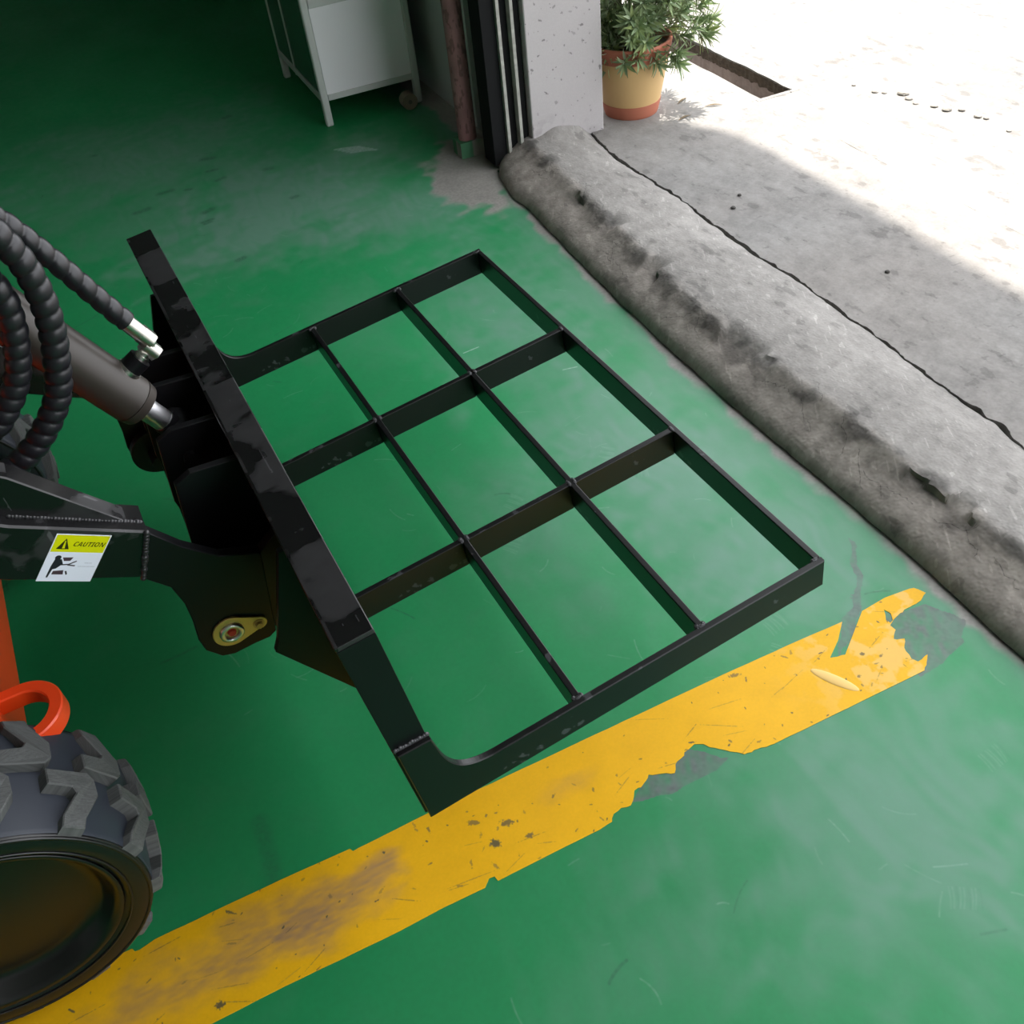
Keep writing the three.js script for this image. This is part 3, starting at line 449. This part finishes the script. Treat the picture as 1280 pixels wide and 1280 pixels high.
// ---------------------------------------------------------------- yellow floor stripe
{
  const TAPE = [[-0.743, -0.927], [-0.590, -0.927], [-0.471, -0.930], [-0.449, -0.930], [-0.445, -0.923], [-0.437, -0.922], [-0.410, -0.928], [-0.187, -0.930], [-0.058, -0.928], [-0.054, -0.921], [-0.043, -0.922], [0.099, -0.927], [0.724, -0.930], [0.915, -0.928], [1.019, -0.925], [0.982, -0.891], [0.940, -0.863], [0.971, -0.855], [1.022, -0.892], [1.072, -0.928], [1.136, -0.934], [1.195, -0.929], [1.205, -0.926], [1.217, -0.904], [1.195, -0.893], [1.157, -0.890], [1.119, -0.882], [1.097, -0.872], [1.098, -0.857], [1.079, -0.840], [1.098, -0.831], [1.082, -0.813], [1.076, -0.786], [1.082, -0.774], [1.092, -0.775], [1.110, -0.779], [1.095, -0.765], [1.078, -0.752], [0.894, -0.752], [0.726, -0.753], [0.694, -0.758], [0.666, -0.760], [0.661, -0.766], [0.638, -0.786], [0.618, -0.803], [0.612, -0.814], [0.596, -0.822], [0.583, -0.818], [0.571, -0.816], [0.559, -0.808], [0.543, -0.802], [0.532, -0.787], [0.511, -0.797], [0.488, -0.807], [0.477, -0.798], [0.463, -0.791], [0.449, -0.791], [0.437, -0.775], [0.428, -0.768], [0.410, -0.772], [0.393, -0.768], [0.383, -0.756], [0.364, -0.754], [0.346, -0.753], [0.156, -0.751], [0.154, -0.761], [0.144, -0.762], [0.131, -0.750], [0.052, -0.751], [-0.028, -0.748], [-0.230, -0.750], [-0.345, -0.748], [-0.743, -0.746]];
  const r = rng(8), ragged = []; // torn ends get a finer ragged edge
  for (let i = 0; i < TAPE.length; i++) { const a = TAPE[i], b = TAPE[(i + 1) % TAPE.length], len = Math.hypot(a[0] - b[0], a[1] - b[1]); ragged.push(a); const torn = len < 0.045 && a[0] > 0.3; const n = torn ? Math.floor(len / 0.007) : len > 0.1 ? Math.floor(len / 0.03) : 0; for (let k = 1; k < n; k++) { const t = k / n, j = torn ? 0.004 : 0.0007; ragged.push([lerp(a[0], b[0], t) + (r() - 0.5) * j, lerp(a[1], b[1], t) + (r() - 0.5) * j]); } }
  const s = new THREE.Shape(ragged.map((q) => new THREE.Vector2(q[0], -q[1])));
  const hole = new THREE.Path([[1.113, -0.910], [1.118, -0.895], [1.11, -0.879], [1.101, -0.876], [1.098, -0.886], [1.106, -0.897]].map((q) => new THREE.Vector2(q[0], -q[1]))); s.holes.push(hole);
  const g = new THREE.ExtrudeGeometry(s, { depth: 0.0009, bevelEnabled: false }); g.rotateX(-Math.PI / 2);
  const X0 = -0.76, XW = 2.0, Z0 = -0.945, ZW = 0.21, p = g.attributes.position, uv = new Float32Array(p.count * 2); for (let i = 0; i < p.count; i++) { uv[i * 2] = (p.getX(i) - X0) / XW; uv[i * 2 + 1] = (p.getZ(i) - Z0) / ZW; } g.setAttribute('uv', new THREE.BufferAttribute(uv, 2));
  const dirt = [[-0.04, -0.86, 0.07, 0.7], [-0.12, -0.85, 0.12, 0.6], [-0.19, -0.83, 0.1, 0.8], [-0.27, -0.84, 0.12, 0.6], [-0.36, -0.838, 0.12, 0.6], [-0.44, -0.835, 0.1, 0.5], [0.35, -0.86, 0.06, 0.2]], chips = [];
  for (let i = 0; i < 150; i++) chips.push([lerp(-0.6, 1.18, r()), lerp(-0.93, -0.75, r()), lerp(0.001, 0.004, r() * r()), lerp(1, 4, r()), r() * 3.14, lerp(0.4, 0.95, r())]);
  chips.push([-0.33, -0.77, 0.008, 1.2, 0.3, 0.9], [0.18, -0.815, 0.009, 1.4, 0.8, 0.9], [0.215, -0.842, 0.008, 2, 0.4, 0.8], [0.24, -0.8, 0.006, 1.4, 0.2, 0.8], [0.16, -0.87, 0.006, 2.5, 0.5, 0.7], [0.75, -0.918, 0.005, 3, 0.2, 0.7], [1.0, -0.84, 0.005, 1.2, 0, 0.8], [1.03, -0.82, 0.004, 1.3, 0, 0.7], [0.96, -0.8, 0.004, 1.2, 0, 0.7]);
  for (let i = 0; i < 40; i++) chips.push([lerp(-0.6, 1.15, r()), lerp(-0.92, -0.76, r()), 0.0012, lerp(10, 40, r()), -0.6 + r() * 1.2, lerp(0.2, 0.55, r())]);
  const map = tex(2048, 256, (u, v) => {
    const x = X0 + u * XW, z = Z0 + v * ZW, n = fbm(x * 14, z * 20, 4), f = vn(x * 300, z * 300); let c = [0.9, 0.48, 0.004], k = 0.92 + 0.14 * (n - 0.5) + 0.05 * (f - 0.5);
    c = c.map((q) => q * k); const pale = sst(0.78, 1.02, x) * sst(0.5, 0.62, fbm(x * 30, z * 30, 4)); c = [lerp(c[0], 0.85, pale * 0.5), lerp(c[1], 0.56, pale * 0.5), lerp(c[2], 0.2, pale * 0.5)];
    let d = 0; for (const q of dirt) { const e = Math.hypot(x - q[0], (z - q[1]) * 1.9) / q[2]; d = Math.max(d, q[3] * sst(1.15, 0.2, e + (n - 0.5) * 1.3)); } d *= 0.8 + 0.5 * (vn(x * 60, z * 200) - 0.5); c = [lerp(c[0], 0.25, d), lerp(c[1], 0.165, d), lerp(c[2], 0.13, d)];
    let w = 0; for (const q of chips) { const dx = x - q[0], dz = z - q[1]; if (Math.abs(dx) > 0.055 || Math.abs(dz) > 0.055) continue; const a = dx * Math.cos(q[4]) + dz * Math.sin(q[4]), b = -dx * Math.sin(q[4]) + dz * Math.cos(q[4]); w = Math.max(w, q[5] * sst(1, 0.5, Math.hypot(a / q[3], b) / q[2] + (vn(x * 400, z * 400) - 0.5) * 0.8)); }
    return [lerp(c[0], 0.07, w), lerp(c[1], 0.075, w), lerp(c[2], 0.05, w)];
  }, { wrap: THREE.ClampToEdgeWrapping });
  const t = mesh(numbered('floor_stripe'), g, std({ map, roughness: 0.55, specularIntensity: 0.6 }), scene); tag(t, 'worn yellow stripe stuck across the green floor, torn at its end by the concrete threshold', 'floor stripe');
  // lifted crease of the stripe
  const cg = new THREE.SphereGeometry(1, 20, 12); cg.scale(0.05, 0.0026, 0.012); cg.rotateY(-1.03); cg.translate(0.914, 0.0006, -0.816); const cr = mesh('lifted_crease', cg, std({ color: lin(0.85, 0.56, 0.17), roughness: 0.6 }), t); cr.userData.label = 'pale lifted crease';
}

// ---------------------------------------------------------------- cabinet, gate posts, pipe post
{
  const cab = new THREE.Group(); cab.position.set(1.11, 0, -4.5); top(cab, 'metal_cabinet'); tag(cab, 'pale metal cabinet on legs with a white side panel, against the inner wall', 'cabinet');
  const T = (g) => g.translate(-1.11, 0, 4.5), fr = std({ color: lin(0.52, 0.55, 0.52), roughness: 0.4 }), white = std({ color: lin(0.84, 0.84, 0.86), roughness: 0.45 }), doorShade = std({ color: lin(0.05, 0.13, 0.085), roughness: 0.25 });
  const X0 = 0.87, X1 = 1.315, Z0 = -4.87, Z1 = -4.13, HT = 0.86, L = 0.032;
  for (const [x, z] of [[X0, Z1 - L], [X1 - L, Z1 - L], [X0, Z0], [X1 - L, Z0]]) mesh('leg', T(box(x, x + L, 0, HT, z, z + L, 0.009)), fr, cab);
  mesh('side_panel', T(box(X0 + L, X1 - L, 0.13, 0.465, Z1 - 0.016, Z1 - 0.006)), white, cab);
  mesh('side_panel', T(box(X0 + L, X1 - L, 0.5, HT - 0.03, Z1 - 0.016, Z1 - 0.006)), white, cab);
  mesh('rail', T(box(X0 + L, X1 - L, 0.105, 0.13, Z1 - 0.026, Z1 - 0.002, 0.003)), fr, cab);
  mesh('rail', T(box(X0 + L, X1 - L, 0.465, 0.5, Z1 - 0.026, Z1 - 0.002, 0.003)), fr, cab);
  mesh('door', T(box(X0 + 0.004, X0 + 0.018, 0.135, HT - 0.04, -4.545, Z1 - L - 0.004, 0.002)), doorShade, cab);  // doors: green floor reflection and shade painted into their dark colour
  mesh('door', T(box(X0 + 0.004, X0 + 0.018, 0.135, HT - 0.04, Z0 + L + 0.004, -4.565, 0.002)), doorShade, cab);
  mesh('mullion', T(box(X0, X0 + 0.02, 0.1, HT, -4.563, -4.547, 0.002)), fr, cab);
  mesh('rail', T(box(X0, X0 + 0.024, 0.105, 0.133, Z0 + L, Z1 - L, 0.003)), fr, cab);
  mesh('bottom_panel', T(box(X0 + 0.02, X1, 0.115, 0.128, Z0 + 0.02, Z1 - 0.02)), fr, cab);
  mesh('back_panel', T(box(X0 + 0.02, X1, 0.13, HT, Z0 + 0.006, Z0 + 0.016)), fr, cab);
  mesh('wall_panel', T(box(X1 - 0.012, X1 - 0.002, 0.13, HT, Z0 + 0.03, Z1 - 0.03)), fr, cab);
  mesh('top_panel', T(box(X0 - 0.01, X1, HT, HT + 0.03, Z0 - 0.01, Z1 + 0.01, 0.004)), fr, cab);
}
{
  const g = new THREE.Group(); g.position.set(1.385, 0, -3.48); top(g, 'folded_gate'); tag(g, 'black folded steel gate leaves with pale worn edges, standing against the white pier', 'gate');
  const T = (q) => q.translate(-1.385, 0, 3.48), blk = std({ color: lin(0.009, 0.0095, 0.01), roughness: 0.75, specularIntensity: 0.25 });
  const pale = std({ map: tex(64, 1024, (u, v) => { const c = 0.22 + 0.2 * fbm(u * 3, v * 60, 4); return [c, c, c * 0.9]; }), roughness: 0.6 });
  for (const [x0, x1, z] of [[1.3, 1.356, -3.31], [1.369, 1.403, -3.315], [1.416, 1.443, -3.3]]) mesh('gate_leaf', T(box(x0, x1, 0.012, 3.4, -3.41, z, 0.003)), blk, g);
  for (const [x0, x1, z] of [[1.356, 1.369, -3.295], [1.403, 1.416, -3.285]]) mesh('edge_strip', T(box(x0, x1, 0.012, 3.4, -3.4, z, 0.002)), pale, g);
  // steel post with its foot angle
  const p = new THREE.Group(); p.position.set(1.278, 0, -3.52); top(p, 'pipe_post'); tag(p, 'rusty pink pipe post on an angle foot beside the black gate', 'post');
  const pm = std({ map: tex(256, 1024, (u, v) => { const n = fbm(u * 8, v * 60, 4), d = sst(0.6, 0.7, fbm(u * 20 + 3, v * 140, 3)); return [lerp(0.3, 0.17, d) * (0.7 + 0.5 * n), lerp(0.15, 0.085, d) * (0.7 + 0.5 * n), lerp(0.15, 0.08, d) * (0.7 + 0.5 * n)]; }), roughness: 0.7 });
  mesh('pipe', cyl([0, 0.05, 0], [0, 3.4, 0], 0.036, 0.036, 32), pm, p);
  const fm = std({ map: tex(128, 128, (u, v) => { const n = sst(0.5, 0.6, fbm(u * 5, v * 5, 3)); return [lerp(0.3, 0.06, n), lerp(0.28, 0.2, n), lerp(0.25, 0.1, n)]; }), roughness: 0.7 });
  mesh('foot_angle', merge([box(-0.05, 0.05, 0, 0.062, 0.036, 0.046, 0.002), box(-0.05, 0.05, 0.05, 0.06, -0.04, 0.04, 0.002), box(-0.05, -0.04, 0, 0.055, -0.04, 0.04, 0.002)]), fm, p);
  // round cardboard core lying under the cabinet
  const c = new THREE.Group(); c.position.set(1.24, 0.034, -4.08); top(c, 'paper_roll'); tag(c, 'small round roll end lying under the cabinet', 'roll');
  const rm = std({ color: lin(0.25, 0.2, 0.15), roughness: 0.8 }); mesh('roll', cyl([0, 0, -0.05], [0, 0, 0], 0.034, 0.034, 32), rm, c); mesh('core', cyl([0, 0, -0.04], [0, 0, 0.002], 0.009, 0.009, 16), std({ color: lin(0.12, 0.1, 0.08), roughness: 0.9 }), c);
}

// ---------------------------------------------------------------- potted plant outside
{
  const CX = 1.925, CZ = -3.365, pot = new THREE.Group(); pot.position.set(CX, GY, CZ); top(pot, 'potted_shrub'); tag(pot, 'leafy shrub in a yellow pot with terracotta bands beside the white pier', 'plant');
  const H = 0.275, yellow = std({ color: lin(0.56, 0.37, 0.16), roughness: 0.55 }), terra = std({ color: lin(0.4, 0.13, 0.075), roughness: 0.65 });
  mesh('pot_body', lathe([[0.114, 0.05], [0.128, 0.12], [0.139, 0.19], [0.143, H - 0.055]], 64), yellow, pot);
  mesh('base_band', lathe([[0.0, 0.002], [0.102, 0.002], [0.104, 0.0], [0.108, 0.012], [0.117, 0.05], [0.112, 0.051]], 64), terra, pot);
  mesh('rim_band', lathe([[0.14, H - 0.06], [0.148, H - 0.058], [0.157, H - 0.01], [0.156, H], [0.146, H], [0.14, H - 0.03], [0.138, H - 0.05]], 64), terra, pot);
  mesh('soil', lathe([[0, H - 0.022], [0.08, H - 0.026], [0.143, H - 0.03]], 32), std({ color: lin(0.05, 0.035, 0.025), roughness: 1 }), pot);
  // rosettes of narrow leaves on many short stems
  const r = rng(44), leafG = (() => { const pos = [], n = 4; for (let i = 0; i <= n; i++) { const t = i / n, w = 0.0048 * Math.sin(Math.PI * Math.pow(t, 0.8) * 0.96 + 0.1), y = t, b = -0.25 * t * t; pos.push([-w, b + 0.0, y], [0, b - 0.0015 / 0.04, y], [w, b, y]); } return pos; })();
  const P = [], I = [], C = [], stems = [];
  const addLeaf = (o, dir, up, len, tone) => { const side = new THREE.Vector3().crossVectors(dir, up).normalize(), nrm = new THREE.Vector3().crossVectors(side, dir).normalize(), base = P.length / 3; for (const q of leafG) { const v = o.clone().addScaledVector(side, q[0] * (len / 0.045)).addScaledVector(nrm, q[1] * len).addScaledVector(dir, q[2] * len); P.push(v.x, v.y, v.z); C.push(tone[0], tone[1], tone[2]); } for (let i = 0; i < 4; i++) for (let k = 0; k < 2; k++) { const a = base + i * 3 + k; I.push(a, a + 1, a + 3, a + 1, a + 4, a + 3); } };
  const centre = new THREE.Vector3(0.03, H - 0.02, 0.0);
  for (let k = 0; k < 150; k++) {
    const th = r() * Math.PI * 2, el = Math.asin(lerp(-0.2, 1, r())), rad = lerp(0.55, 1, Math.sqrt(r())), d = new THREE.Vector3(Math.cos(th) * Math.cos(el), Math.sin(el), Math.sin(th) * Math.cos(el));
    const tip = centre.clone().add(new THREE.Vector3(d.x * 0.27 * rad + 0.035, d.y * 0.36 * rad + 0.02, d.z * 0.22 * rad)); if (tip.x < -0.11) tip.x = -0.11 + (tip.x + 0.11) * 0.08; if (tip.y < 0.09) tip.y = 0.09;
    const root = new THREE.Vector3((r() - 0.5) * 0.12, H - 0.025, (r() - 0.5) * 0.12), mid = root.clone().lerp(tip, 0.5).add(new THREE.Vector3(0, 0.05, 0));
    stems.push(new THREE.TubeGeometry(new THREE.QuadraticBezierCurve3(root, mid, tip), 5, 0.0018, 4));
    const axis = tip.clone().sub(mid).normalize().lerp(new THREE.Vector3(0, 1, 0), 0.25).normalize(), n = 17 + Math.floor(r() * 8), q0 = r();
    for (let i = 0; i < n; i++) { const a = i * 2.4, tilt = lerp(1.25, 0.25, i / n), perp = new THREE.Vector3(1, 0, 0).cross(axis).normalize(), p2 = new THREE.Vector3().crossVectors(axis, perp), dir = axis.clone().multiplyScalar(Math.cos(tilt)).addScaledVector(perp, Math.sin(tilt) * Math.cos(a)).addScaledVector(p2, Math.sin(tilt) * Math.sin(a)).normalize();
      const t = r(), s = lerp(0.8, 1.2, q0); addLeaf(tip.clone().addScaledVector(axis, -0.035 * (1 - i / n)), dir, axis, lerp(0.04, 0.068, r()), [lerp(0.17, 0.32, t) * s, lerp(0.26, 0.4, t) * s, lerp(0.12, 0.26, t * r()) * s]); }
  }
  const g = new THREE.BufferGeometry(); g.setAttribute('position', new THREE.Float32BufferAttribute(P, 3)); g.setAttribute('color', new THREE.Float32BufferAttribute(C, 3)); g.setIndex(I); g.computeVertexNormals();
  const fo = mesh('foliage', g, std({ vertexColors: true, roughness: 0.75, transmission: 0.25, thickness: 0, side: THREE.DoubleSide }), pot); fo.userData.kind = 'stuff'; fo.userData.label = 'rosettes of narrow grey-green leaves';
  mesh('stems', merge(stems), std({ color: lin(0.12, 0.13, 0.06), roughness: 0.8 }), pot);
}

// ---------------------------------------------------------------- litter on the pavement
{
  const r = rng(61), stone = (s, flat = 0.6) => { const g = mergeVertices(new THREE.IcosahedronGeometry(1, 2).deleteAttribute('uv').deleteAttribute('normal')), p = g.attributes.position, o = r() * 50; for (let i = 0; i < p.count; i++) { const x = p.getX(i), y = p.getY(i), z = p.getZ(i), k = 0.72 + 0.5 * fbm(x * 1.3 + o, z * 1.3 + y * 1.7 + o, 3); p.setXYZ(i, x * s * k, y * s * flat * k, z * s * k); } g.computeVertexNormals(); return toCreasedNormals(g, 0.5); };
  const dark = std({ color: lin(0.05, 0.045, 0.04), roughness: 0.9 }), pale = std({ color: lin(0.5, 0.49, 0.46), roughness: 0.9 }), mid = std({ color: lin(0.3, 0.28, 0.25), roughness: 0.9 });
  const put = (name, x, z, y, s, m, label, cat, group, flat) => { const o = mesh(numbered(name), stone(s, flat), m, scene); o.position.set(x, y + s * (flat ?? 0.6) * 0.55, z); o.rotation.y = r() * 6; tag(o, label, cat, group); };
  for (const [x, z, s] of [[1.924, -1.872, 0.008], [1.854, -2.517, 0.007], [1.786, -2.454, 0.009]]) put('dark_pebble', x, z, GY, s, dark, 'tiny dark pebble on the shaded pavement', 'pebble', 'dark pebbles on the shaded pavement', 0.5);
  put('white_stone', 2.475, -3.24, -0.1, 0.026, pale, 'white stone lying in the drain channel', 'stone');
  for (const [x, z, s] of [[2.741, -3.03, 0.012], [2.76, -2.93, 0.018], [2.78, -2.9, 0.013], [2.827, -2.85, 0.03], [2.81, -2.8, 0.02], [2.8, -2.75, 0.016], [2.835, -2.69, 0.02], [2.847, -2.64, 0.024], [2.886, -2.606, 0.018], [2.889, -2.53, 0.02], [2.9, -2.5, 0.014], [2.884, -2.377, 0.012]]) put('concrete_crumb', x, z, GY, s * 0.75, mid, 'broken concrete crumb along the joint in the sunlit pavement', 'rubble', 'crumbs along the pavement joint', 0.38);
  const leafShape = new THREE.Shape(); leafShape.moveTo(-0.035, 0); leafShape.quadraticCurveTo(0, 0.012, 0.035, 0); leafShape.quadraticCurveTo(0, -0.008, -0.035, 0);  // outline of the thin dark brown slivers by the pot
  const lm = std({ color: lin(0.16, 0.12, 0.07), roughness: 0.9 });
  for (const [x, z, a] of [[2.129, -3.315, 0.5], [2.2, -3.2, -0.4], [2.05, -3.17, 0.2]]) { const g = new THREE.ExtrudeGeometry(leafShape, { depth: 0.001, bevelEnabled: false, curveSegments: 8 }); g.rotateX(-Math.PI / 2); const p = g.attributes.position; for (let i = 0; i < p.count; i++) p.setY(i, p.getY(i) + 0.004 * Math.cos(p.getX(i) * 50)); g.computeVertexNormals(); const o = mesh(numbered('dark_sliver'), g, lm, scene); o.position.set(x, GY + 0.001, z); o.rotation.y = a; tag(o, 'thin dark leaf fallen near the yellow pot', 'sliver', 'dark slivers by the pot'); }
}

renderer.render(scene, camera);
